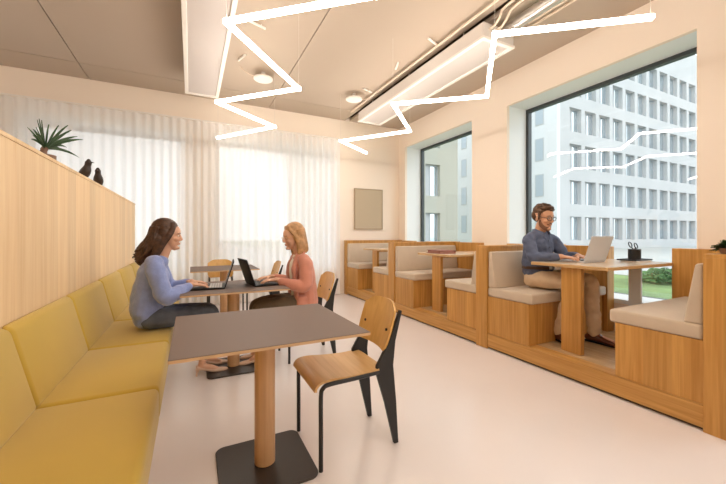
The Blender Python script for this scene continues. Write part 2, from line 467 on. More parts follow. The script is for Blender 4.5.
# the two zigzag lamps
def zigzag(label, pts, z, seed, ends=True):
    t = thing('zigzag_pendant_lamp', label, 'pendant lamp', (pts[0][0], pts[0][1], z), 0, 'zigzag light tubes')
    P = [V((p[0], p[1], z)) for p in pts]
    for i, (a, b) in enumerate(zip(P, P[1:])):
        d = (b-a).normalized(); a2, b2 = a-d*.02, b+d*.02
        h = .0175; zz = (0 if i % 2 == 0 else .004)
        l = (b2-a2).length; ang = math.atan2(d.y, d.x)
        mt = Matrix.Translation((a2+b2)/2+V((0, 0, zz))) @ Matrix.Rotation(ang, 4, 'Z')
        bm = B(); box(bm, -l/2, l/2, -h, h, -h, h, .006, 2, mt); obj('light_tube', bm, 'lamp', t)
    for p in P[:]:
        bm = B(); tube(bm, [(p.x, p.y, z+.02), (p.x, p.y, ZC)], .0015, 6); obj('suspension_wire', bm, 'white', t)
ZL = 2.79
k = (ZL-H)/(2.7-H)
def K(q): return [(x*k, y*k) for x, y in q]
zl = K([(.92, 1.96), (.22, 2.57), (.98, 3.42), (.26, 4.17), (1.03, 4.78), (.37, 5.71)])
zl = [(.30, -1.75), (1.10, -1.05), (.30, -.25), (1.08, .6), (.28, 1.45)][:5] + K([(1.03, 1.865)]) + zl[1:]  # leading points continue the lamp out of view, added to light the foreground
zigzag('zigzag of glowing light tubes hung over the tables and the women', zl, ZL, 1)
zr = K([(2.80, 1.22), (2.01, 1.84), (2.83, 2.70), (2.05, 3.34), (2.80, 4.10), (2.12, 5.03), (2.84, 5.56)])
zigzag('zigzag of glowing light tubes hung beside the window booths', zr, ZL, 2)
# two more lamps added out of view to brighten the room and foreground
zigzag('added unseen zigzag of glowing light tubes over the aisle behind the wooden partition', [(-3.4, 4.6), (-2.6, 3.9), (-3.4, 3.0), (-2.6, 2.2), (-3.4, 1.3), (-2.6, .5)], ZL, 3)
zigzag('added unseen zigzag of glowing light tubes at the near end of the room', [(2.9, -2.6), (2.0, -1.9), (2.9, -1.1), (2.0, -.4), (2.9, .4)], ZL, 4)

# ------------------------------------------------------------------ partition, its ornaments, the banquette
t = thing('wooden_partition', 'tall light oak partition behind the mustard bench', 'partition', (-.925, 2.8, 0))
bm = B(); box(bm, -1.08, -.75, -1.2, 6.13, 0, 1.66, .002); obj('panelling', bm, 'part', t)
bm = B(); box(bm, -1.085, -.746, -1.205, 6.134, 1.66, 1.682, .003); obj('top_board', bm, 'part', t)

def fern():
    x, y, z = -.90, 3.10, 1.682
    t = thing('potted_palm', 'small dark green palm plant in brown pot on top of the wooden partition', 'plant', (x, y, z))
    bm = B(); loft(bm, [(x, y, z+.001, .045), (x, y, z+.05, .058), (x, y, z+.085, .060)], (1, 0, 0), 3, 24, False); obj('pot', bm, 'pot', t, True)
    bm = B(); tube(bm, [(x, y, z+.07), (x-.01, y+.005, z+.11), (x, y+.01, z+.14)], .02, 8, 3); obj('stem', bm, 'pot', t, True)
    rnd = random.Random(5)
    rt = V((.894, -.447, 0)); rt = V((.2, .98, 0))
    n = 24
    for i in range(n):
        bm = B()
        a = -1.15+i*2.45/(n-1)                       # lean, from one side of the fan to the other
        L = .17+.19*max(0, min(1, (a+.5)/1.5))**1.1+rnd.uniform(-.02, .02)
        side = rnd.uniform(-.22, .22); pts = []
        for s in range(10):
            u = s/9; b = a*(.88+.16*u)
            r = L*u
            p = V((x, y+.01, z+.13))+rt*(math.sin(b)*r*1.15)+V((side*r, 0, math.cos(b)*r*.86-.03*u*u*abs(a)))
            pts.append((p, .0098*math.sin(PI*min(1, .10+u*.90))**.8+.0008))
        vs = []
        for q, (p, w) in enumerate(pts):
            d = pts[min(q+1, 9)][0]-pts[max(q-1, 0)][0]
            nn = V((1, -.2, .15)).cross(d).normalized()
            vs.append([bm.verts.new(p-nn*w), bm.verts.new(p+V((.004, 0, -.003))), bm.verts.new(p+nn*w)])
        for A, C in zip(vs, vs[1:]):
            for q in (0, 1): bm.faces.new((A[q], A[q+1], C[q+1], C[q]))
        bmesh.ops.solidify(bm, geom=bm.faces[:], thickness=.0015)
        obj('leaf', bm, 'leaf', t, True)
fern()

def bird(label, x, y, rz, s):
    z = 1.682
    t = thing('bird_figurine', label, 'figurine', (x, y, z), rz, 'dark wooden birds on the partition')
    mt = MW[t.name]
    bm = B()
    loft(bm, [(-.062*s, 0, .012*s, .007*s, .006*s), (-.050*s, 0, .045*s, .022*s, .018*s), (-.020*s, 0, .085*s, .042*s, .040*s), (.006*s, 0, .125*s, .040*s, .038*s), (.020*s, 0, .165*s, .026*s, .025*s), (.028*s, 0, .195*s, .026*s, .027*s), (.030*s, 0, .212*s, .016*s, .017*s)], (0, 1, 0), 4, 20)
    b2 = fuse(bm, .005*s, 3); b2.transform(mt); obj('body', b2, 'bird', t, True)
    bm = B(); loft(bm, [(.046*s, 0, .198*s, .008*s), (.082*s, 0, .190*s, .002*s)], (0, 1, 0), 1, 10); bm.transform(mt); obj('beak', bm, 'bird', t, True)
    for k in (-1, 1):
        bm = B(); tube(bm, [(-.012*s, k*.018*s, .06*s), (-.008*s, k*.018*s, 0.002)], .004*s, 8); loft(bm, [(-.018*s, k*.018*s, .004, .006*s, .003), (.02*s, k*.018*s, .004, .009*s, .003)], (0, 1, 0), 1, 8); bm.transform(mt)
        obj('leg', bm, 'bird', t, True)
bird('dark wooden bird figurine on the partition, nearer the palm', -.86, 3.94, -.55, 1.0)
bird('dark wooden bird figurine on the partition, nearer the curtain', -.86, 4.42, -1.5, 1.0)

t = thing('banquette_bench', 'long mustard upholstered bench along the oak partition', 'bench', (-.48, 2.8, 0))
bm = B(); box(bm, -.745, -.225, -1.0, 6.12, 0, .25, .002); obj('plinth', bm, 'plinth', t)
bm = B(); box(bm, -.229, -.205, -1.0, 6.12, 0, .255, .002); obj('front_board', bm, 'plinth', t)
bnd = [.315-.865, .315, 1.18, 2.045, 2.91, 3.775, 4.64, 5.505, 6.12]
for a, b in zip(bnd, bnd[1:]):
    a, b = a+.0025, b-.0025
    bm = B(); box(bm, -.64, -.145, a, b, .256, .442, .028, 4); obj('seat_cushion', bm, 'mustard', t, True)
    bm = B(); prism(bm, [(-.747, .43), (-.612, .43), (-.702, .80), (-.747, .825)], 'Y', a, b, .024, 4); obj('back_cushion', bm, 'mustard', t, True)

# ------------------------------------------------------------------ wall panel (blank pinboard)
t = thing('framed_canvas', 'blank beige framed panel hung on the far wall in the corner', 'wall panel', (3.39, 6.53, 1.34))
bm = B(); w = .018
x0, x1, z0, z1 = 3.06, 3.735, 1.33, 2.19
for a in ((x0, x0+w, z0, z1), (x1-w, x1, z0, z1), (x0+w, x1-w, z0, z0+w), (x0+w, x1-w, z1-w, z1)):
    box(bm, a[0], a[1], 6.505, YF, a[2], a[3])
obj('frame', bm, 'artf', t)
bm = B(); box(bm, x0+w, x1-w, 6.515, YF, z0+w, z1-w); obj('canvas', bm, 'art', t)

# ------------------------------------------------------------------ window booths
XF, ZP = 2.835, .165
YS, YE = .961, 6.50
t = thing('booth_platform', 'low oak fronted platform carrying the window booths', 'platform', (3.5, 3.7, 0))
bm = B(); box(bm, XF+.024, XW-.003, .965, YE-.11, .022, ZP-.002); obj('core', bm, 'oakh', t)
bm = B()
for a, b in ((.963, 2.695), (2.854, 4.571), (4.747, 6.398)): box(bm, XF, XF+.022, a, b, .022, ZP-.006, .002)
obj('front_board', bm, 'oakh', t)
bm = B()
for a, b in ((.963, 2.695), (2.854, 4.571), (4.747, 6.398)): box(bm, XF+.12, XW-.003, a, b, ZP-.002, ZP)
obj('floor_boards', bm, 'oakf', t)
bm = B()
for a, b in ((.963, 2.695), (2.854, 4.571), (4.747, 6.398)): box(bm, XF+.003, XF+.12, a, b, ZP-.004, ZP+.001, .001)
obj('edge_strip', bm, 'oakh', t)
bm = B(); box(bm, XF+.03, XF+.05, .97, YE-.11, 0, .022); obj('shadow_gap', bm, 'slot', t)

DIV = [(.806, .961), (2.697, 2.852), (4.573, 4.745), (6.40, 6.52)]
dl = ['oak booth divider nearest the camera with a plant on it', 'oak booth divider right behind the seated man', 'oak booth divider carrying the end of the booth with the red folder', 'thin oak end panel of the booths against the far wall']
for (a, b), l in zip(DIV, dl):
    t = thing('booth_divider', l, 'partition', (3.5, (a+b)/2, 0), 0, 'oak dividers between the booths')
    xr = XW-.002
    bm = B(); box(bm, XF+.012, xr, a+.004, b-.004, ZP+.003, 1.075); obj('panel', bm, 'oakx', t)
    bm = B(); box(bm, XF-.008, XF+.012, a, b, 0, 1.075, .002); obj('front_post', bm, 'oak', t)
    bm = B(); box(bm, XF-.010, xr, a, b, 1.075, 1.10, .003); obj('top_cap', bm, 'oakx', t)

def bench_proto(label):
    """built with its back against y=0 and the seat towards -y; x is world x"""
    t = thing('booth_bench', label, 'bench', (3.5, 0, ZP), 0, 'upholstered benches in the booths')
    z = ZP+.001
    bm = B(); box(bm, XF+.008, 4.03, -.500, -.002, z+.001, .560, .002); obj('base_box', bm, 'oak', t)
    bm = B(); box(bm, XF, 4.035, -.540, -.005, .562, .658, .020, 4); obj('seat_cushion', bm, 'beige', t, True)
    bm = B(); prism(bm, [(-.005, .655), (-.105, .655), (-.045, 1.038), (-.005, 1.038)], 'X', XF+.006, 4.03, .018, 4); obj('back_cushion', bm, 'beige', t, True)
    bm = B(); box(bm, 4.04, XW-.003, -.545, -.003, z, 1.09, .002); obj('side_panel', bm, 'oak', t)
    return t
b0 = bench_proto('beige cushioned booth bench the man sits on')
b0.location = (3.5, DIV[1][0], ZP)
spots = [(DIV[0][1], PI, 'beige cushioned booth bench facing the seated man'),
         (DIV[1][1], PI, 'beige cushioned booth bench at the red folder table, its back to the man'),
         (DIV[2][0], 0, 'beige cushioned booth bench at the red folder table, under the narrower window'),
         (DIV[2][1], PI, 'beige cushioned booth bench in the corner booth, nearer the red folder table'),
         (DIV[3][0], 0, 'beige cushioned booth bench in the corner booth, against the end panel')]
def mirror_mesh(me, cache={}):
    if me.name in cache: return cache[me.name]
    m2 = me.copy(); b = bmesh.new(); b.from_mesh(m2)
    for v in b.verts: v.co.y = -v.co.y*(1.16 if me.name.startswith('side_panel') else 1)
    bmesh.ops.reverse_faces(b, faces=b.faces[:]); b.to_mesh(m2); b.free(); cache[me.name] = m2; return m2
for y, rz, l in spots:
    d = dup(b0, (3.5, y, ZP), 0, l)
    if rz:
        for c in d.children: c.data = mirror_mesh(c.data)

def booth_table(yc, label):
    t = thing('booth_table', label, 'table', (3.5, yc, ZP), 0, 'oak tables in the booths')
    x0, x1, y0, y1 = 2.98, 4.10, yc-.335, yc+.365
    bm = B(); box(bm, x0, x1, y0, y1, .926, .9525, .003); obj('tabletop', bm, 'oake', t)
    bm = B(); box(bm, x0+.003, x1-.003, y0+.003, y1-.003, .9525, .955); obj('top_veneer', bm, 'oakt', t)
    bm = B(); box(bm, 3.03, 3.075, yc-.09, yc+.09, ZP+.002, .926, .002); obj('leg', bm, 'oak', t)
    bm = B(); box(bm, 4.005, 4.03, yc-.09, yc+.02, ZP+.002, .926, .002); obj('leg', bm, 'reveal', t, False, 'white leg at the window end')
    bm = B(); box(bm, 3.075, 4.005, yc-.02, yc+.02, .895, .926); obj('rail', bm, 'oakh', t)
    return t
booth_table(1.915, 'oak booth table with the silver laptop on it')
booth_table(3.80, 'oak booth table with the red brown folder on it')
booth_table(5.58, 'bare oak booth table in the corner booth')

# ------------------------------------------------------------------ pedestal tables
def ped(x, y, label):
    t = thing('pedestal_table', label, 'table', (x, y, 0), 0, 'taupe pedestal tables')
    w, d = .43, .39
    bm = B(); box(bm, x-w, x+w, y-d, y+d, .730, .743, .002); obj('tabletop', bm, 'plyedge', t)
    bm = B(); box(bm, x-w, x+w, y-d, y+d, .743, .7455, .001); obj('laminate_surface', bm, 'lam', t)
    bm = B(); cyl(bm, (x, y, .0125), .053, .71, 40, .002); obj('column', bm, 'column', t, True)
    bm = B()
    pts = []
    r, hw = .05, .232
    for cx, cy, a0 in ((hw-r, hw-r, 0), (-hw+r, hw-r, 90), (-hw+r, -hw+r, 180), (hw-r, -hw+r, 270)):
        for i in range(7):
            a = math.radians(a0+15*i); pts.append((x+cx+r*math.cos(a), y+cy+r*math.sin(a)))
    prism(bm, pts, 'Z', .001, .013, .002, 1); obj('base_plate', bm, 'base', t)
    return t
t1 = ped(.352, 1.872, 'taupe pedestal table in front, bare, with the wooden chair beside it')
dup(t1, (.352, 3.385, 0), 0, 'taupe pedestal table between the two women with open laptops on it')
dup(t1, (.42, 5.28, 0), 0, 'small looking taupe pedestal table behind the two women, before the curtain')

# ------------------------------------------------------------------ plywood chairs (face -x, front feet at x=0)
def chair(label):
    t = thing('plywood_chair', label, 'chair', (0, 0, 0), 0, 'plywood chairs with black steel legs')
    # seat: a bent sheet with a rounded front edge
    bm = B(); top = []
    prof = [(-.035, .412), (-.030, .432), (-.012, .450), (.02, .460), (.08, .461), (.18, .454), (.28, .452), (.355, .458), (.385, .462)]
    prof = crom(prof, 3)
    nw = 14
    for (x, z) in prof:
        row = []
        u = max(0, min(1, (x+.035)/.42)); hw = .205-.030*u
        if x > .35: hw *= math.sqrt(max(.0, 1-((x-.35)/.05)**2*.18))
        for j in range(nw+1):
            s = -1+2*j/nw
            row.append(bm.verts.new((x+(.008*(1-abs(s)**4) if x > .37 else 0), s*hw, z-.006*(1-s*s)*math.sin(PI*u))))
        top.append(row)
    for a, b in zip(top, top[1:]):
        for j in range(nw): bm.faces.new((a[j], a[j+1], b[j+1], b[j]))
    bmesh.ops.recalc_face_normals(bm, faces=bm.faces[:])
    bmesh.ops.solidify(bm, geom=bm.faces[:], thickness=.013)
    obj('seat', bm, 'ply', t, True)
    # backrest: curved, rounded upper corners
    bm = B(); rows = []
    nz, ny = 12, 14
    for i in range(nz+1):
        u = i/nz; z = .545+.275*u; hw = .178+.014*math.sin(PI*u)
        if u > .78: hw *= math.sqrt(max(0, 1-((u-.78)/.22)**2*.30))
        if u < .18: hw *= math.sqrt(max(0, 1-((.18-u)/.18)**2*.16))
        row = []
        for j in range(ny+1):
            s = -1+2*j/ny
            zz = z-(.022*abs(s)**5 if u > .9 else 0)
            row.append(bm.verts.new((.425+.085*u-.028*s*s, s*hw, zz)))
        rows.append(row)
    for a, b in zip(rows, rows[1:]):
        for j in range(ny): bm.faces.new((a[j], a[j+1], b[j+1], b[j]))
    bmesh.ops.recalc_face_normals(bm, faces=bm.faces[:])
    bmesh.ops.solidify(bm, geom=bm.faces[:], thickness=.012)
    bk = obj('backrest', bm, 'plyback', t, True)
    for k in (-1, 1):
        bm = B(); cyl(bm, (0, 0, 0), .008, .006, 16); bm.transform(Matrix.Translation((.432, k*.135, .66)) @ Matrix.Rotation(-PI/2+.3, 4, 'Y')); obj('screw_cap', bm, 'black', bk, True)
    for k in (-1, 1):
        y0, y1 = k*.205, k*.172
        bm = B(); tube(bm, crom([(0, y0, .001), (0, y0, .2), (0, y0, .385), (.012, y0, .425), (.05, y0*.985, .438), (.2, k*.19, .436), (.36, y1, .436)], 4), .0115, 12); obj('leg', bm, 'black', t, True)
        bm = B(); prism(bm, [(.462, .001), (.490, .001), (.475, .25), (.455, .46), (.470, .60), (.515, .77), (.500, .775), (.425, .60), (.345, .47), (.345, .425), (.40, .25)], 'Y', k*.165-.011, k*.165+.011, .003, 1); obj('leg', bm, 'black', t, False)
    bm = B(); tube(bm, [(.37, -.17, .432), (.37, .17, .432)], .011, 10); tube(bm, [(.10, -.195, .436), (.10, .195, .436)], .009, 10); obj('crossbar', bm, 'black', t, True)
    return t
c0 = chair('plywood chair with black steel legs, empty, in front by the bare table')
c0.location = (.598, 1.885, 0)
dup(c0, (.83, 3.42, 0), 0, 'plywood chair with black steel legs the woman in coral sits on')
c3 = dup(c0, (.70, 5.22, 0), 0, 'plywood chair at the back table, half hidden by the woman in coral')
c4 = dup(c0, (.42, 5.45, 0), PI/2, 'plywood chair with black steel legs at the back table, its back to the curtain')

# ------------------------------------------------------------------ laptops
def laptop(label, x, y, z, rz, w, d, lidh, tilt, body, keys, scr, name='laptop'):
    """hinge at local x=0, keyboard towards -x (the user side), width along y"""
    t = thing(name, label, 'laptop', (x, y, z), rz, 'open laptops')
    mt = MW[t.name]
    bm = B(); box(bm, -d, 0, -w/2, w/2, .001, .016, .003); bm.transform(mt); obj('keyboard_base', bm, body, t)
    bs = bpy.data.objects[t.children[-1].name]
    for r in range(5):
        for c in range(12):
            pass
    bm = B()
    for r in range(5):
        for c in range(13):
            xx = -.035-r*.021; yy = -w/2+.022+c*(w-.044)/13
            box(bm, xx-.009, xx+.009, yy+.002, yy+(w-.044)/13-.002, .016, .0185)
    bm.transform(mt); obj('keys', bm, keys, bs)
    bm = B(); box(bm, -d+.012, -d+.075, -.05, .05, .016, .0168); bm.transform(mt); obj('touchpad', bm, keys, bs)
    R = mt @ Matrix.Translation((.0, 0, .016)) @ Matrix.Rotation(tilt, 4, 'Y')
    bm = B(); box(bm, -.003, .005, -w/2, w/2, 0, lidh, .003); bm.transform(R); ld = obj('lid', bm, body, t)
    bm = B(); box(bm, -.0045, -.003, -w/2+.008, w/2-.008, .012, lidh-.008); bm.transform(R); obj('screen', bm, scr, ld)
    return t
laptop('black laptop with grey keys before the woman in the blue sweater', .278, 3.36, .7455, -.09, .325, .275, .235, .31, 'lapblack', 'key', 'screen')
laptop('black laptop before the woman in the coral cardigan', .50, 3.36, .7455, PI+.12, .325, .245, .245, .32, 'lapblack', 'keyd', 'screen')
laptop('silver laptop on the booth table before the seated man', 3.425, 1.935, .955, -PI/2, .345, .235, .245, .30, 'silver', 'keyd', 'screen')

# small things on the tables
def small():
    x, y, z = 3.93, 1.845, .955
    bm = B(); box(bm, x-.14, x+.10, y-.10, y+.05, z+.001, z+.010, .001); tag(obj('paper_pad', bm, 'paper'), 'pale writing pad under the black tray on the booth table', 'notepad')
    z += .010
    bm = B()
    box(bm, x-.15, x+.15, y-.085, y+.085, z+.0005, z+.006, .002); box(bm, x-.15, x+.15, y-.085, y-.079, z+.004, z+.014, .002); box(bm, x-.15, x+.15, y+.079, y+.085, z+.004, z+.014, .002)
    box(bm, x-.15, x-.144, y-.079, y+.079, z+.004, z+.014, .002); box(bm, x+.144, x+.15, y-.079, y+.079, z+.004, z+.014, .002)
    tag(obj('desk_tray', bm, 'black'), 'flat black tray with the black pot on it', 'tray')
    z += .006
    bm = B(); loft(bm, [(x, y, z+.001, .052), (x, y, z+.05, .053), (x, y, z+.10, .053)], (1, 0, 0), 1, 32, False)
    t = thing('pen_pot', 'small black pot standing on the black tray', 'pot', (x, y, z)); obj('cup', bm, 'black', t, True)
    bm = B(); loft(bm, [(x, y, z+.10, .054), (x, y, z+.104, .054)], (1, 0, 0), 1, 32, False); obj('rim', bm, 'black', t, True)
    t = thing('scissors', 'round handled black scissors sticking up out of the black pot', 'scissors', (x, y, z+.09))
    for k, cx in ((0, -.038), (1, .012)):
        bm = B(); pts = [(x+cx*.9+.026*math.cos(a), y-cx*.55+.008*math.sin(a), z+.148-.010*k+.026*math.sin(a)) for a in [2*PI*i/20 for i in range(21)]]
        tube(bm, pts, .0048, 8); tube(bm, [(x+cx*.8, y-cx*.4, z+.124-.010*k), (x-.01, y, z+.10)], .0048, 8); obj('handle', bm, 'black', t, True)
    bm = B(); box(bm, x-.02, x, y-.002, y+.002, z+.02, z+.115); obj('blade', bm, 'silver', t)
small()
t = thing('folder', 'thick red brown folder lying closed on the middle booth table', 'folder', (3.16, 3.86, .955))
mt = Matrix.Translation((3.17, 3.87, .9555)) @ Matrix.Rotation(-.12, 4, 'Z')
bm = B(); box(bm, -.125, .125, -.175, .175, 0, .005, .001, 1, mt); box(bm, -.125, .125, -.175, .175, .040, .045, .001, 1, mt); box(bm, .121, .125, -.175, .175, 0, .042, .001, 1, mt); obj('cover', bm, 'redbook', t)
bm = B(); box(bm, -.115, .116, -.165, .165, .005, .040, 0, 1, mt); obj('pages', bm, 'folderpaper', t)
t = thing('wall_socket', 'white power socket low on the wall under the middle booth table', 'socket', (4.165, 4.0, .30))
bm = B(); box(bm, 4.155, XW, 3.66, 3.74, .26, .34, .004); obj('plate', bm, 'dwhite', t)
bm = B(); cyl(bm, (0, 0, 0), .022, .006, 20); bm.transform(Matrix.Translation((4.158, 3.70, .30)) @ Matrix.Rotation(-PI/2, 4, 'Y')); obj('socket_insert', bm, 'white', t)

def divplant():
    x, y, z = 2.955, .885, 1.10
    t = thing('potted_plant', 'leafy green plant on top of the nearest oak booth divider', 'plant', (x, y, z))
    bm = B(); loft(bm, [(x, y, z+.001, .035), (x, y, z+.035, .045)], (1, 0, 0), 1, 20, False); obj('pot', bm, 'pot', t, True)
    rnd = random.Random(3)
    for i in range(90):
        bm = B(); a = rnd.uniform(0, 2*PI); e = rnd.uniform(.1, 1.45); L = rnd.uniform(.05, .095)
        d = V((math.cos(a)*math.cos(e), math.sin(a)*math.cos(e), math.sin(e))); s = d.cross(V((0, 0, 1))).normalized()
        p0 = V((x, y, z+.035)); vs = []
        for j in range(7):
            u = j/6; p = p0+d*L*u+V((0, 0, -.03*u*u)); w = .019*math.sin(PI*max(.03, min(.97, u)))**.8
            vs.append([bm.verts.new(p-s*w), bm.verts.new(p+V((0, 0, -.004))), bm.verts.new(p+s*w)])
        for A, C in zip(vs, vs[1:]):
            for j in (0, 1): bm.faces.new((A[j], A[j+1], C[j+1], C[j]))
        bmesh.ops.solidify(bm, geom=bm.faces[:], thickness=.0015)
        obj('leaf', bm, 'leaf', t, True)
divplant()
exec_people = True
# ------------------------------------------------------------------ people
def frame(fwd, up=(0, 0, 1), at=(0, 0, 0), pitch=0, yaw=0, roll=0):
    """local x forward, y left, z up"""
    f = V(fwd).normalized(); u = V(up); l = u.cross(f).normalized(); u = f.cross(l)
    m = Matrix((f, l, u)).transposed().to_4x4()
    return Matrix.Translation(V(at)) @ m @ Matrix.Rotation(yaw, 4, 'Z') @ Matrix.Rotation(pitch, 4, 'Y') @ Matrix.Rotation(roll, 4, 'X')

def head_shapes(bm, mt, s=1.0, fem=True):
    t = B()
    ell(t, (-.022, 0, .045), (.098, .076, .088), None, 28, 18)
    ell(t, (.030, 0, .030), (.066, .066, .072), None, 24, 16)
    loft(t, [(.022, 0, .03, .066, .070), (.032, 0, -.03, .061, .060), (.044, 0, -.075, .050 if fem else .055, .046), (.062, 0, -.103, .026 if fem else .032, .024)], (0, 1, 0), 4, 20)
    ell(t, (.083, 0, -.103), (.020, .022 if fem else .026, .016))
    ell(t, (.078, 0, .026), (.018, .048, .012 if fem else .015))
    for k in (-1, 1):
        ell(t, (.066, k*.038, -.028), (.026, .022, .020))
        e = Matrix.Rotation(k*.35, 4, 'Z') @ Matrix.Rotation(-.15, 4, 'Y')
        ell(t, (-.012, k*.077, -.012), (.019, .009, .031), e)
    loft(t, [(.086, 0, .018, .009, .010), (.100, 0, -.010, .010, .011), (.108, 0, -.026, .014, .012)], (0, 1, 0), 4, 14)
    ell(t, (.098, .009, -.034), (.012, .008, .008)); ell(t, (.098, -.009, -.034), (.012, .008, .008))
    ell(t, (.089, 0, -.060), (.014, .020, .008)); ell(t, (.087, 0, -.070), (.013, .018, .008))
    t.transform(mt @ Matrix.Scale(s, 4)); join(bm, t)

def face_parts(root, body, mt, s=1.0, browcol='brown', lipcol='lip', open_eye=.0050):
    S = mt @ Matrix.Scale(s, 4)
    for k in (-1, 1):
        bm = B(); ell(bm, (.0845, k*.031, .004), (.008, .0135, open_eye), Matrix.Rotation(k*.32, 4, 'Z'), 16, 10); bm.transform(S); e = obj('eye', bm, 'eye', body, True)
        bm = B(); ell(bm, (.0908, k*.030, .0035), (.0034, .0066, open_eye*.96), Matrix.Rotation(k*.2, 4, 'Z'), 14, 8); bm.transform(S); obj('iris', bm, 'iris', e, True)
        bm = B(); loft(bm, [(.0945, k*.015, .0265, .0025, .003), (.093, k*.030, .0295, .0025, .0033), (.079, k*.049, .0225, .002, .0022)], (0, 0, 1), 4, 8); bm.transform(S); obj('eyebrow', bm, browcol, body, True)
    bm = B(); ell(bm, (.0975, 0, -.0605), (.0070, .016, .0038)); ell(bm, (.0955, 0, -.0690), (.0072, .014, .0045)); bm.transform(S); obj('lips', bm, lipcol, body, True)

def hand(bm, w, f, n, t, curl=.35, s=1.0, spread=.10):
    """wrist, forward, back-of-hand normal, thumb side"""
    w, f, t = V(w), V(f).normalized(), V(t)
    t = (t-f*t.dot(f)).normalized(); n2 = f.cross(t); n2 = n2 if n2.dot(V(n)) > 0 else -n2; n = n2
    def loc(a, b, c): return w+f*a*s+t*b*s+n*c*s
    loft(bm, [(*loc(-.03, 0, 0), .024*s, .019*s), (*loc(.0, 0, 0), .026*s, .018*s), (*loc(.04, .002, 0), .036*s, .0155*s), (*loc(.082, 0, 0), .037*s, .012*s)], t, 4, 16)
    L = [.074, .083, .077, .060]
    for i in range(4):
        off = .0335-.0222*i
        p = loc(.078-.003*abs(i-1), off, 0); ang = curl*.25
        d0 = f+t*(spread*(1-.72*i))
        pts = [(*p, .0092*s)]
        seg = [L[i]*.46, L[i]*.30, L[i]*.24]
        for j in range(3):
            d = (d0.normalized()*math.cos(ang)-n*math.sin(ang)); p = p+d*seg[j]*s
            pts.append((*p, (.0086-.0007*j)*s)); ang += curl*(.9-.1*i if j == 0 else .6)
        loft(bm, pts, t, 3, 10)
    p = loc(.018, .022, -.004)
    q = loc(.050, .052, -.012); r = loc(.085, .058, -.020)
    loft(bm, [(*p, .015*s), (*q, .011*s), (*loc(.068, .057, -.016), .0095*s), (*r, .0082*s)], n, 3, 10)

def hair_strands(bm, mt, s, roots, seed, wav, r0, drop):
    rnd = random.Random(seed); t = B()
    for (a, el, L, out) in roots:
        pass
    t.transform(mt); join(bm, t)

def seg(bm, pts, lat=(0, 1, 0), k=5, n=18): return loft(bm, pts, lat, k, n)

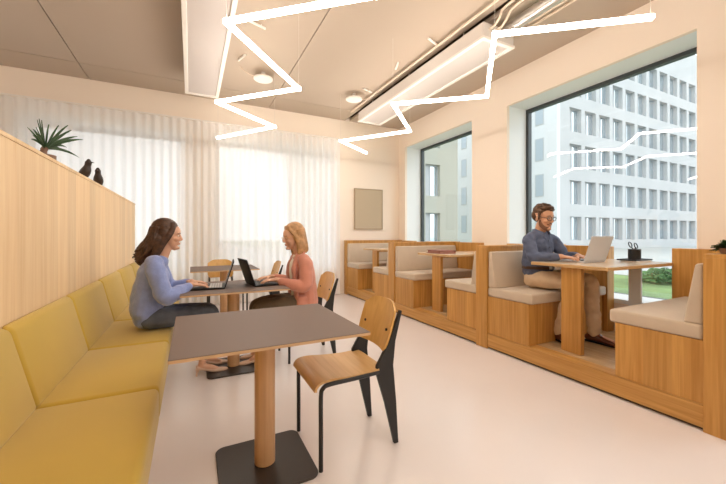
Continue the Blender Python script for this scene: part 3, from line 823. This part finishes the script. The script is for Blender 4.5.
# ---- the woman in blue on the bench (faces +x)
def woman_blue():
    t = thing('person', 'woman with long wavy brown hair in a fuzzy light blue sweater typing on the bench', 'person', (-.33, 3.36, .443))
    Y = 3.36
    HM = frame((1, -.04, 0), at=(-.176, Y, 1.213), pitch=.10)
    bm = B()
    head_shapes(bm, HM, .98)
    seg(bm, [(-.236, Y, 1.00, .062, .058), (-.212, Y, 1.06, .050, .050), (-.185, Y, 1.14, .048, .050)])
    seg(bm, [(-.33, Y, .56, .12, .075), (-.31, Y, .68, .115, .085), (-.285, Y, .86, .135, .09), (-.255, Y, .98, .13, .07)])
    for k in (-1, 1):
        sh, el, wr = (-.262, Y+k*.165, .985), (-.185, Y+k*.225, .715), (.005, Y+k*.105, .795)
        seg(bm, [(*sh, .042), (-.215, Y+k*.20, .83, .036), (*el, .034), (-.09, Y+k*.17, .758, .032), (*wr, .024)])
        hand(bm, wr, (.97, -k*.12, -.10), (0.1, 0, 1), (0, -k, 0), .42, .93)
    # legs: hip, knee, ankle, foot
    for k, ax, ay, tx, ty in ((-1, .085, 3.285, .27, 3.315), (1, .115, 3.46, .31, 3.50)):
        seg(bm, [(-.28, Y+k*.085, .530, .055), (-.06, Y+k*.088, .533, .048), (.12, Y+k*.078, .530, .042), (.155, Y+k*.075, .48, .040), (.152, Y+k*.07, .38, .040), (ax+.02, ay, .20, .034), (ax, ay, .105, .030)])
        seg(bm, [(ax-.012, ay, .085, .026), (ax+.06, (ay+ty)/2-.01, .06, .028), (tx-.05, ty, .026, .03, .014), (tx-.02, ty, .022, .024, .012)])
    body = obj('body', fuse(bm, .0048, 2), 'skin', t, True)
    face_parts(t, body, HM, .98)
    # sweater
    bm = B()
    seg(bm, [(-.345, Y, .535, .172, .085), (-.338, Y, .58, .182, .115), (-.318, Y, .68, .170, .130), (-.292, Y, .82, .174, .124), (-.275, Y, .92, .180, .112), (-.260, Y, .968, .150, .086), (-.240, Y, .990, .098, .074)])
    for k in (-1, 1):
        seg(bm, [(-.265, Y+k*.135, .985, .070), (-.250, Y+k*.185, .93, .070), (-.215, Y+k*.215, .82, .068), (-.185, Y+k*.228, .730, .070), (-.125, Y+k*.205, .735, .066), (-.075, Y+k*.165, .762, .052), (-.050, Y+k*.147, .773, .043)])
        seg(bm, [(-.052, Y+k*.148, .772, .044), (-.022, Y+k*.132, .783, .037)])
    obj('sweater', fuse(bm, .008, 3, .007, 10, 3), 'sweater', t, True)
    # jeans
    bm = B()
    seg(bm, [(-.33, Y, .60, .150, .11), (-.325, Y, .53, .170, .088), (-.28, Y, .525, .165, .080)], (0, 1, 0))
    for k, ax, ay in ((-1, .085, 3.285), (1, .115, 3.46)):
        seg(bm, [(-.30, Y+k*.085, .530, .088, .082), (-.06, Y+k*.088, .533, .080, .076), (.12, Y+k*.078, .533, .068), (.168, Y+k*.076, .505, .064), (.160, Y+k*.072, .40, .058), ((ax+.15)/2+.01, (ay+Y+k*.07)/2, .27, .050), (ax+.012, ay, .165, .042)])
    obj('jeans', fuse(bm, .008, 3, .005, 11, 8), 'jeans', t, True)
    for k, ax, ay, tx, ty in ((-1, .085, 3.285, .27, 3.315), (1, .115, 3.46, .31, 3.50)):
        d = V((tx-ax, ty-ay, 0)).normalized(); l = V((-d.y, d.x, 0))
        bm = B()
        P = lambda a, z: (ax+d.x*a, ay+d.y*a, z)
        loft(bm, [(*P(-.028, .072), .026, .020), (*P(.02, .058), .030, .018), (*P(.10, .028), .036, .020), (*P(.165, .020), .036, .018), (*P(.205, .016), .020, .012)], l, 4, 18)
        loft(bm, [(*P(-.040, .088), .022, .010), (*P(-.034, .065), .024, .014)], l, 2, 14)
        b = fuse(bm, .0055, 2); sh = obj('pump_shoe', b, 'pump', t, True)
        bm = B(); loft(bm, [(*P(-.036, .062), .018, .016), (*P(-.040, .03), .010, .009), (*P(-.042, .003), .007, .007)], l, 3, 14, False); obj('heel', bm, 'pump', sh, True)
    # long wavy hair
    bm = B(); T = B()
    ell(T, (-.030, 0, .060), (.105, .086, .090), None, 24, 16)
    ell(T, (-.075, 0, .005), (.072, .084, .10), None, 24, 16)
    loft(T, [(-.085, 0, .02, .084, .062), (-.110, 0, -.08, .090, .064), (-.140, 0, -.16, .092, .060), (-.170, 0, -.235, .068, .042)], (0, 1, 0), 4, 20)
    for k in (-1, 1):
        loft(T, [(.030, k*.050, .105, .024, .016), (.038, k*.072, .06, .022, .012), (.012, k*.086, .0, .030, .014), (-.03, k*.090, -.07, .036, .018), (-.06, k*.090, -.15, .034, .018), (-.085, k*.085, -.21, .020, .012)], (1, 0, 0), 5, 14)
    for k in (-1, 1): ell(T, (-.022, k*.078, -.005), (.044, .020, .065)); ell(T, (-.06, k*.082, -.07), (.05, .026, .08))
    rnd = random.Random(11)
    for i in range(120):
        a = rnd.uniform(-1, 1); ph = rnd.uniform(0, 6.28); y0 = .088*math.sin(a*1.5); x0 = -.075-.05*math.cos(a*1.5)+rnd.uniform(-.01, .02)
        L = rnd.uniform(.20, .30); pts = []
        for j in range(9):
            u = j/8; w = .012*min(1, u*2.5)
            pts.append((x0-.02*u-.085*u*u+w*math.sin(ph+u*9), y0*(1.1-.15*u)+w*math.cos(ph*1.7+u*8), .06-L*u*1.06, (.0085*(1-.72*u*u))))
        loft(T, pts, (0, 1, 0), 2, 8)
    T.transform(HM @ Matrix.Scale(.98, 4)); join(bm, T)
    obj('hair', fuse(bm, .0045, 1, .001, 40, 5), 'brown', t, True)
woman_blue()

# ---- the woman in coral on the chair (faces -x)
def woman_coral():
    t = thing('person', 'blond woman with glasses in a coral cardigan typing at the laptop', 'person', (1.02, 3.40, .464))
    Y = 3.39
    HM = frame((-1, -.10, 0), at=(.912, Y, 1.198), pitch=.22)
    bm = B()
    head_shapes(bm, HM, .97)
    seg(bm, [(.985, Y, .99, .060, .056), (.962, Y, 1.05, .048, .048), (.935, Y, 1.12, .046, .048)])
    seg(bm, [(1.02, Y, .58, .12, .07), (1.02, Y, .70, .115, .085), (1.0, Y, .86, .135, .09), (.975, Y, .97, .13, .07)])
    for k in (-1, 1):
        sh, el, wr = (.985, Y+k*.165, .97), (.955, Y+k*.215, .715), (.715, Y+k*.125, .795)
        seg(bm, [(*sh, .040), (.98, Y+k*.20, .83, .035), (*el, .033), (.82, Y+k*.17, .765, .031), (*wr, .023)])
        hand(bm, wr, (-.97, -k*.15, -.06), (-.1, 0, 1), (0, -k, 0), .42, .92)
    LG = ((-1, .60, 3.36, .43, 3.37), (1, .64, 3.52, .47, 3.53))
    for k, ax, ay, tx, ty in LG:
        seg(bm, [(.98, Y+k*.085, .546, .055), (.78, Y+k*.088, .553, .046), (.62, Y+k*.074, .543, .040), (.575, Y+k*.072, .49, .040), (.572, Y+k*.07, .38, .038), (ax-.01, ay, .20, .034), (ax, ay, .10, .030)])
        seg(bm, [(ax+.010, ay, .080, .026), (ax-.06, ay, .055, .028), (tx+.05, ty, .026, .03, .014), (tx+.02, ty, .022, .024, .012)])
    body = obj('body', fuse(bm, .0048, 2), 'skin', t, True)
    face_parts(t, body, HM, .97, 'blond')
    bm = B()
    seg(bm, [(1.012, Y, .60, .100, .116), (1.005, Y, .72, .090, .114), (.984, Y, .86, .090, .112), (.970, Y, .93, .085, .092), (.968, Y, .985, .065, .060)])
    obj('top', fuse(bm, .008, 3, .002, 10), 'cream', t, True)
    # cardigan, open at the front: a jacket shell with a cut-out
    bm = B()
    seg(bm, [(1.035, Y, .475, .180, .125), (1.030, Y, .56, .182, .130), (1.025, Y, .70, .160, .122), (1.012, Y, .84, .170, .115), (.995, Y, .92, .176, .105), (.985, Y, .985, .130, .075), (.978, Y, 1.015, .080, .056)])
    for k in (-1, 1):
        seg(bm, [(.985, Y+k*.13, .968, .066), (.992, Y+k*.182, .915, .066), (.985, Y+k*.208, .81, .063), (.965, Y+k*.222, .735, .064), (.89, Y+k*.205, .738, .058), (.81, Y+k*.168, .765, .047), (.765, Y+k*.15, .778, .040)])
        seg(bm, [(.915, Y+k*.110, .58, .052, .020), (.908, Y+k*.114, .72, .050, .020), (.893, Y+k*.106, .86, .050, .020), (.912, Y+k*.084, .95, .036, .020), (.955, Y+k*.062, 1.02, .024, .020), (1.01, Y+k*.045, 1.045, .022, .018)], (0, 1, 0))
        # skirt of the cardigan over the lap edge
        seg(bm, [(.955, Y+k*.160, .60, .030, .05), (.965, Y+k*.172, .50, .028, .06), (.97, Y+k*.172, .455, .022, .06)], (0, 1, 0))
    obj('cardigan', fuse(bm, .008, 3, .007, 9, 21), 'coral', t, True)
    bm = B()
    seg(bm, [(1.03, Y, .62, .145, .10), (1.02, Y, .555, .165, .084), (.98, Y, .548, .16, .076)])
    for k, ax, ay, tx, ty in LG:
        seg(bm, [(1.00, Y+k*.085, .546, .084, .074), (.78, Y+k*.088, .553, .076, .072), (.61, Y+k*.074, .545, .064), (.565, Y+k*.072, .515, .060), (.568, Y+k*.07, .40, .054), ((ax+.58)/2-.01, (ay+Y+k*.07)/2, .27, .048), (ax-.006, ay, .150, .042)])
    obj('trousers', fuse(bm, .008, 3, .005, 11, 4), 'olive', t, True)
    for k, ax, ay, tx, ty in LG:
        d = V((tx-ax, ty-ay, 0)).normalized(); l = V((-d.y, d.x, 0)); P = lambda a, z: (ax+d.x*a, ay+d.y*a, z)
        bm = B(); loft(bm, [(*P(-.028, .060), .026, .022), (*P(.02, .050), .030, .020), (*P(.10, .028), .036, .020), (*P(.165, .020), .036, .018), (*P(.205, .016), .020, .012)], l, 4, 18)
        loft(bm, [(*P(-.036, .075), .022, .010), (*P(-.030, .055), .024, .014)], l, 2, 14)
        sh = obj('pump_shoe', fuse(bm, .0055, 2), 'pump', t, True)
        bm = B(); loft(bm, [(*P(-.034, .050), .018, .016), (*P(-.038, .003), .010, .010)], l, 3, 14, False); obj('heel', bm, 'pump', sh, True)
    # shoulder-length wavy hair
    bm = B(); T = B()
    ell(T, (-.030, 0, .060), (.104, .085, .090), None, 24, 16)
    ell(T, (-.070, 0, .005), (.066, .084, .10), None, 24, 16)
    loft(T, [(-.075, 0, .02, .084, .060), (-.085, 0, -.08, .088, .052), (-.092, 0, -.155, .076, .040)], (0, 1, 0), 4, 20)
    for k in (-1, 1):
        loft(T, [(.036, k*.042, .112, .018, .014), (.030, k*.074, .065, .018, .010), (-.008, k*.088, .0, .026, .012), (-.022, k*.094, -.07, .034, .018), (-.010, k*.092, -.135, .032, .018), (.008, k*.080, -.195, .016, .010)], (1, 0, 0), 5, 14)
    for k in (-1, 1): ell(T, (-.018, k*.078, -.005), (.044, .020, .065)); ell(T, (-.035, k*.084, -.07), (.05, .024, .08))
    rnd = random.Random(17)
    for i in range(120):
        a = rnd.uniform(-1, 1); ph = rnd.uniform(0, 6.28); y0 = .090*math.sin(a*1.75); x0 = -.055-.065*math.cos(a*1.75)+rnd.uniform(-.01, .02)
        L = rnd.uniform(.19, .255); pts = []
        for j in range(9):
            u = j/8; w = .005*min(1, u*2.5)
            pts.append((x0+.030*u*u+w*math.sin(ph+u*8), y0*(1.08-.1*u)+w*math.cos(ph*1.7+u*8), .06-L*u, (.0085*(1-.7*u*u))))
        loft(T, pts, (0, 1, 0), 2, 8)
    T.transform(HM @ Matrix.Scale(.97, 4)); join(bm, T)
    obj('hair', fuse(bm, .0045, 1, 0), 'blond', t, True)
    glasses(t, HM, .97, 'gold', .022)

def glasses(t, HM, s, m, r, th=.0017):
    S = HM @ Matrix.Scale(s, 4)
    g = None
    bm = B()
    for k in (-1, 1):
        pts = [(.108-.010*abs(math.cos(a))*(1 if k*math.cos(a) > 0 else 0), k*.033+r*1.08*math.cos(a), .001+r*.88*math.sin(a)) for a in [2*PI*i/24 for i in range(25)]]
        tube(bm, pts, th, 8)
        tube(bm, [(.101, k*.058, .006), (.085, k*.073, .008), (.03, k*.082, .008), (-.012, k*.084, .004), (-.03, k*.083, -.014)], th, 8, 3)
    tube(bm, [(.108, -.011, .006), (.112, 0, .009), (.108, .011, .006)], .0016, 8, 3)
    bm.transform(S); g = obj('glasses', bm, m, t, True)
    for k in (-1, 1):
        bm = B(); c = [bm.verts.new((.107, k*.033+r*1.04*math.cos(a), .001+r*.85*math.sin(a))) for a in [2*PI*i/24 for i in range(24)]]
        bm.faces.new(c); bm.transform(S); obj('lens', bm, 'glass', g)
woman_coral()

# ---- the man in the booth (faces -y)
def man():
    t = thing('person', 'man with short brown hair and glasses in a slate blue shirt at the silver laptop', 'person', (3.30, 2.42, .66))
    X = 3.30
    HM = frame((-.10, -1, 0), at=(X, 2.375, 1.398), pitch=.18)
    bm = B()
    head_shapes(bm, HM, 1.02, False)
    lx = (1, 0, 0)
    seg(bm, [(X, 2.425, 1.17, .068, .052), (X, 2.415, 1.25, .056, .054), (X, 2.39, 1.32, .058, .060)], lx)
    seg(bm, [(X, 2.43, .76, .15, .11), (X, 2.44, .90, .14, .095), (X, 2.445, 1.06, .14, .09), (X, 2.43, 1.13, .11, .05)], lx)
    ARM = ((-1, (X-.180, 2.415, 1.175), (X-.235, 2.315, .985), (X-.085, 2.125, 1.005)), (1, (X+.185, 2.415, 1.175), (X+.245, 2.30, .985), (X+.135, 2.09, 1.005)))
    for k, sh, el, wr in ARM:
        mid = [(a+b)/2 for a, b in zip(sh, el)]; m2 = [(a+b)/2 for a, b in zip(el, wr)]
        seg(bm, [(*sh, .046), (*mid, .042), (*el, .037), (*m2, .037), (*wr, .027)], lx)
        hand(bm, wr, (-k*.35 if k > 0 else .25, -.95, -.05), (0, -.1, 1), (-k, 0, 0), .45, 1.0)
    LG = ((-1, 3.235, 2.00, 3.255, 2.17, 3.20, 1.99), (1, 3.455, 1.985, 3.52, 1.99, 3.54, 1.78))
    for k, kx, ky, ax, ay, tx, ty in LG:
        seg(bm, [(X+k*.095, 2.42, .755, .085), ((X+k*.095+kx)/2, (2.42+ky)/2, .765, .070), (kx, ky, .745, .056), ((kx+ax)/2, (ky+ay)/2+.01, .52, .050), (ax, ay, .29, .034), (ax, ay+.005, .25, .036)], lx)
        seg(bm, [(ax, ay+.01, .23, .032), ((ax+tx)/2, (ay+ty)/2, .205, .036), (tx, ty, .195, .034, .020)], lx)
    body = obj('body', fuse(bm, .0052, 2), 'skin2', t, True)
    face_parts(t, body, HM, 1.02, 'short', 'skin2')
    # shirt
    bm = B()
    seg(bm, [(X, 2.435, .83, .172, .135), (X, 2.44, .90, .180, .138), (X, 2.442, 1.02, .178, .128), (X, 2.430, 1.12, .182, .116), (X, 2.420, 1.180, .168, .092), (X, 2.425, 1.220, .112, .074), (X, 2.43, 1.235, .080, .058)], lx)
    for k, sh, el, wr in ARM:
        L = lambda a, b, u: [p+(q-p)*u for p, q in zip(a, b)]
        seg(bm, [(sh[0]-k*.055, sh[1], sh[2]-.005, .062), (*L(sh, el, .10), .064), (*L(sh, el, .5), .061), (*L(sh, el, .98), .056), (*L(el, wr, .25), .053), (*L(el, wr, .6), .046), (*L(el, wr, .82), .040)], lx)
    seg(bm, [(X-.165, 2.42, 1.168, .060, .064), (X-.09, 2.425, 1.192, .060, .070), (X, 2.428, 1.198, .058, .072), (X+.09, 2.425, 1.192, .060, .070), (X+.165, 2.42, 1.168, .060, .064)], (0, 0, 1))
    obj('shirt', fuse(bm, .008, 2, .010, 12, 14), 'shirt', t, True)
    bm = B()
    for k in (-1, 1):
        loft(bm, [(X+k*.020, 2.333, 1.172, .008, .005), (X+k*.048, 2.338, 1.210, .024, .006), (X+k*.070, 2.382, 1.244, .020, .006), (X+k*.072, 2.437, 1.260, .018, .006), (X+k*.03, 2.482, 1.264, .016, .006)], (.2, .2, 1), 4, 12)
    obj('collar', bm, 'shirt', t, True)
    bm = B()
    for i in range(4): ell(bm, (X, (2.318, 2.306, 2.307, 2.308)[i], 1.155-.065*i), (.006, .003, .006))
    obj('buttons', bm, 'black', t, True)
    # chinos
    bm = B()
    seg(bm, [(X, 2.44, .875, .165, .125), (X, 2.44, .80, .172, .128), (X, 2.42, .757, .172, .09)], lx)
    for k, kx, ky, ax, ay, tx, ty in LG:
        seg(bm, [(X+k*.095, 2.43, .755, .094, .092), ((X+k*.095+kx)/2, (2.42+ky)/2, .768, .086), (kx, ky+.03, .760, .076), (kx, ky, .715, .070), ((kx+ax)/2, (ky+ay)/2+.01, .52, .066), ((kx+3*ax)/4, (ky+3*ay)/4, .40, .060), (ax, ay+.005, .268, .056)], lx)
    obj('chinos', fuse(bm, .008, 2, .009, 11, 2), 'chino', t, True)
    bm = B(); loft(bm, [(X, 2.438, .862, .182, .142), (X, 2.438, .892, .181, .141)], lx, 1, 40, False); bl = obj('belt', bm, 'belt', t, True)
    bm = B(); box(bm, X-.02, X+.02, 2.290, 2.300, .862, .892, .003); obj('buckle', bm, 'silver', bl)
    for k, kx, ky, ax, ay, tx, ty in LG:
        d = V((tx-ax, ty-ay, 0)).normalized(); l = V((-d.y, d.x, 0)); P = lambda a, z: (ax+d.x*a, ay+d.y*a, z)
        bm = B(); loft(bm, [(*P(-.055, .212), .036, .034), (*P(.0, .225), .042, .046), (*P(.07, .212), .044, .034), (*P(.16, .198), .048, .024), (*P(.21, .192), .030, .018)], l, 4, 20)
        sh = obj('shoe', fuse(bm, .006, 2), 'shoe', t, True)
        bm = B(); loft(bm, [(*P(-.075, .176), .034, .010), (*P(.02, .176), .036, .010), (*P(.14, .176), .048, .010), (*P(.225, .176), .024, .009)], l, 4, 20); obj('sole', bm, 'black', sh, True)
    # short hair and stubble
    bm = B(); T = B()
    ell(T, (-.026, 0, .064), (.101, .0795, .076), None, 28, 18)
    ell(T, (-.062, 0, .020), (.064, .0775, .075), None, 24, 16)
    loft(T, [(.034, -.055, .098, .020, .016), (.054, -.02, .110, .021, .015), (.054, .025, .110, .021, .015), (.036, .055, .096, .020, .015)], (1, 0, 0), 4, 14)
    for k in (-1, 1): loft(T, [(.012, k*.074, .07, .030, .010), (.010, k*.077, .02, .016, .007), (.012, k*.074, -.02, .009, .005)], (1, 0, 0), 4, 12)
    rnd = random.Random(2)
    for i in range(150):
        a, b = rnd.uniform(-1.3, 1.3), rnd.uniform(-.6, 1.5)
        p = V((-.024+.103*math.sin(b), .079*math.cos(b)*math.sin(a), .070+.075*math.cos(b)*math.cos(a)))
        if p.z < .06: continue
        q = p+V((.022, rnd.uniform(-.004, .004), .005)); loft(T, [(*p, .0045), (*q, .002)], (0, 1, 0), 1, 6)
    T.transform(HM @ Matrix.Scale(1.02, 4)); join(bm, T)
    obj('hair', fuse(bm, .004, 1), 'short', t, True)
    bm = B(); T = B()
    loft(T, [(.020, -.066, -.028, .012, .004), (.034, -.061, -.068, .020, .005), (.062, -.041, -.098, .020, .006), (.086, 0, -.110, .022, .008), (.062, .041, -.098, .020, .006), (.034, .061, -.068, .020, .005), (.020, .066, -.028, .012, .004)], (.3, 0, 1), 5, 14)
    loft(T, [(.084, -.030, -.062, .004, .003), (.099, 0, -.0475, .0045, .003), (.084, .030, -.062, .004, .003)], (0, 0, 1), 4, 10)
    T.transform(HM @ Matrix.Scale(1.02, 4)); join(bm, T)
    obj('beard', bm, 'stubble', t, True)
    glasses(t, HM, 1.02, 'black', .023, .0026)
man()

# ------------------------------------------------------------------ outside
bm = B(); box(bm, -60, 120, -60, 90, -.6, -.25); struct('lawn', bm, 'lawn')
bm = B(); box(bm, 5.6, 7.0, -20, 30, -.26, -.235); box(bm, -40, 5.6, 7.1, 90, -.26, -.236); box(bm, 14, 30, -30, 22, -.26, -.236); box(bm, 30, 100, -30, 20.6, -.26, -.236); struct('path_paving', bm, 'pave')
YBF, XBL = 20.6, 30.5
def facade_block(name, label, x0, x1, yf, y1, z1, rows, z0w, sh, hw, mod, wcol, first, flank=None, pane='bglass', ww=1.35):
    """a block whose front faces -y; window bands of spandrels and piers, panes set back"""
    t = thing(name, label, 'building', ((x0+x1)/2, (yf+y1)/2, -.3))
    dp = .45
    bm = B()
    box(bm, x0+(dp if flank else 0), x1, yf+dp, y1, -.3, z1)
    zc = -.3
    for r in range(rows):
        zt = z0w+sh*r; zb = zt-hw
        box(bm, x0, x1, yf, yf+dp, zc, zb); zc = zt
        n = int((x1-x0-first)/mod)
        xc = x0
        for i in range(n+1):
            a = x0+first+i*mod
            if a+ww > x1: break
            box(bm, xc, a, yf, yf+dp, zb, zt); xc = a+ww
        box(bm, xc, x1, yf, yf+dp, zb, zt)
    box(bm, x0, x1, yf, yf+dp, zc, z1)
    wl = obj('wall', bm, wcol, t)
    proto = None
    for r in range(rows):
        zt = z0w+sh*r; zb = zt-hw
        for i in range(int((x1-x0-first)/mod)+1):
            a = x0+first+i*mod
            if a+ww > x1: break
            if proto is None:
                bm = B(); w = .06
                for q in ((0, w, 0, hw), (ww-w, ww, 0, hw), (w, ww-w, 0, w), (w, ww-w, hw-w, hw), (ww*.45, ww*.45+w, w, hw-w)):
                    box(bm, a+q[0], a+q[1], yf+dp-.10, yf+dp-.02, zb+q[2], zb+q[3])
                f = proto = obj('window', bm, 'bpanel', t)
                bm = B(); box(bm, a+ww*.45+w, a+ww-w, yf+dp-.06, yf+dp-.05, zb+w, zb+hw-w); obj('pane', bm, pane, f)
                bm = B(); box(bm, a+w, a+ww*.45, yf+dp-.06, yf+dp-.05, zb+w, zb+hw-w); obj('panel', bm, 'bpanel', f)
                base = (a, zb)
            else:
                f = proto.copy(); COL.objects.link(f); f.parent = t
                f.location = (a-base[0], 0, zb-base[1])
                for c in proto.children:
                    d = c.copy(); COL.objects.link(d); d.parent = f
    return t, wl
bt, bw = facade_block('office_building', 'large pale concrete office block with rows of tall windows across the lawn', XBL, 66, YBF, 40, 24.5, 6, 2.95, 3.5, 2.3, 2.42, 'conc', 1.9, True, 'bglass', 1.85)
# its flank faces the room side (-x): light panels with few windows
bm = B(); box(bm, XBL-.02, XBL+.45, YBF-.02, 45, -.3, 24.5); obj('flank_wall', bm, 'conc3', bt)
proto = None
for r in range(6):
    zt = 3.6+3.5*r
    for yy in (21.9, 27.5, 32.3, 36.5):
        if proto is None:
            bm = B(); box(bm, XBL-.05, XBL-.015, yy, yy+.95, zt-2.2, zt); proto = f = obj('flank_window', bm, 'conc', bt)
            bm = B(); box(bm, XBL-.06, XBL-.05, yy+.08, yy+.87, zt-2.12, zt-.08); obj('pane', bm, 'flankpane', f); base = (yy, zt)
        else:
            f = proto.copy(); COL.objects.link(f); f.parent = bt; f.location = (0, yy-base[0], zt-base[1])
            for c in proto.children:
                d = c.copy(); COL.objects.link(d); d.parent = f
facade_block('apartment_block', 'beige banded block seen through the narrower booth window', 9, 20.5, 22.8, 36, 17, 4, 3.0, 4.0, 2.6, 3.3, 'conc2', 1.5, None, 'bglass', 1.5)

def bush(label, x, y, r, h, n, seed):
    rnd = random.Random(seed); bm = B()
    for i in range(n):
        a = rnd.uniform(0, 2*PI); q = rnd.uniform(0, 1)**.5*r; z = rnd.uniform(0, h)
        s = rnd.uniform(.05, .11)
        p = V((x+math.cos(a)*q, y+math.sin(a)*q, -.25+.05+z*(1-.5*(q/r)**2)))
        d = V((rnd.uniform(-1, 1), rnd.uniform(-1, 1), rnd.uniform(-.3, 1))).normalized(); e = d.orthogonal().normalized()
        bm.faces.new([bm.verts.new(p-d*s), bm.verts.new(p+e*s*.5), bm.verts.new(p+d*s), bm.verts.new(p-e*s*.5)])
    t = thing('bush', label, 'bush', (x, y, -.25), 0, 'bushes on the lawn')
    o = obj('foliage', bm, 'hedge', t); o['kind'] = 'stuff'
    bm = B()
    for k in range(5):
        a = k*1.26; tube(bm, [(x, y, -.25), (x+math.cos(a)*r*.6, y+math.sin(a)*r*.6, -.25+h*.7)], .02, 6)
    obj('stem', bm, 'pot', t)
bush('green bush on the lawn seen under the booth table, left one', 11.0, 6.9, .7, .5, 700, 1)
bush('green bush on the lawn seen under the booth table, beside the white table leg', 12.9, 5.2, .7, .40, 700, 2)

# ------------------------------------------------------------------ daylight and view
w = bpy.data.worlds.new('overcast_sky'); SC.world = w; w.use_nodes = True
bg = w.node_tree.nodes['Background']
bg.inputs['Color'].default_value = (.90, .955, 1, 1); bg.inputs['Strength'].default_value = 2.2
SC.view_settings.view_transform = 'Standard'; SC.view_settings.look = 'None'
SC.view_settings.exposure = .48; SC.view_settings.gamma = 1; SC.view_settings.use_curve_mapping = False
SC.cycles.use_denoising = True
SC.cycles.max_bounces = 10; SC.cycles.diffuse_bounces = 6; SC.cycles.transparent_max_bounces = 16
SC.cycles.sample_clamp_indirect = 6
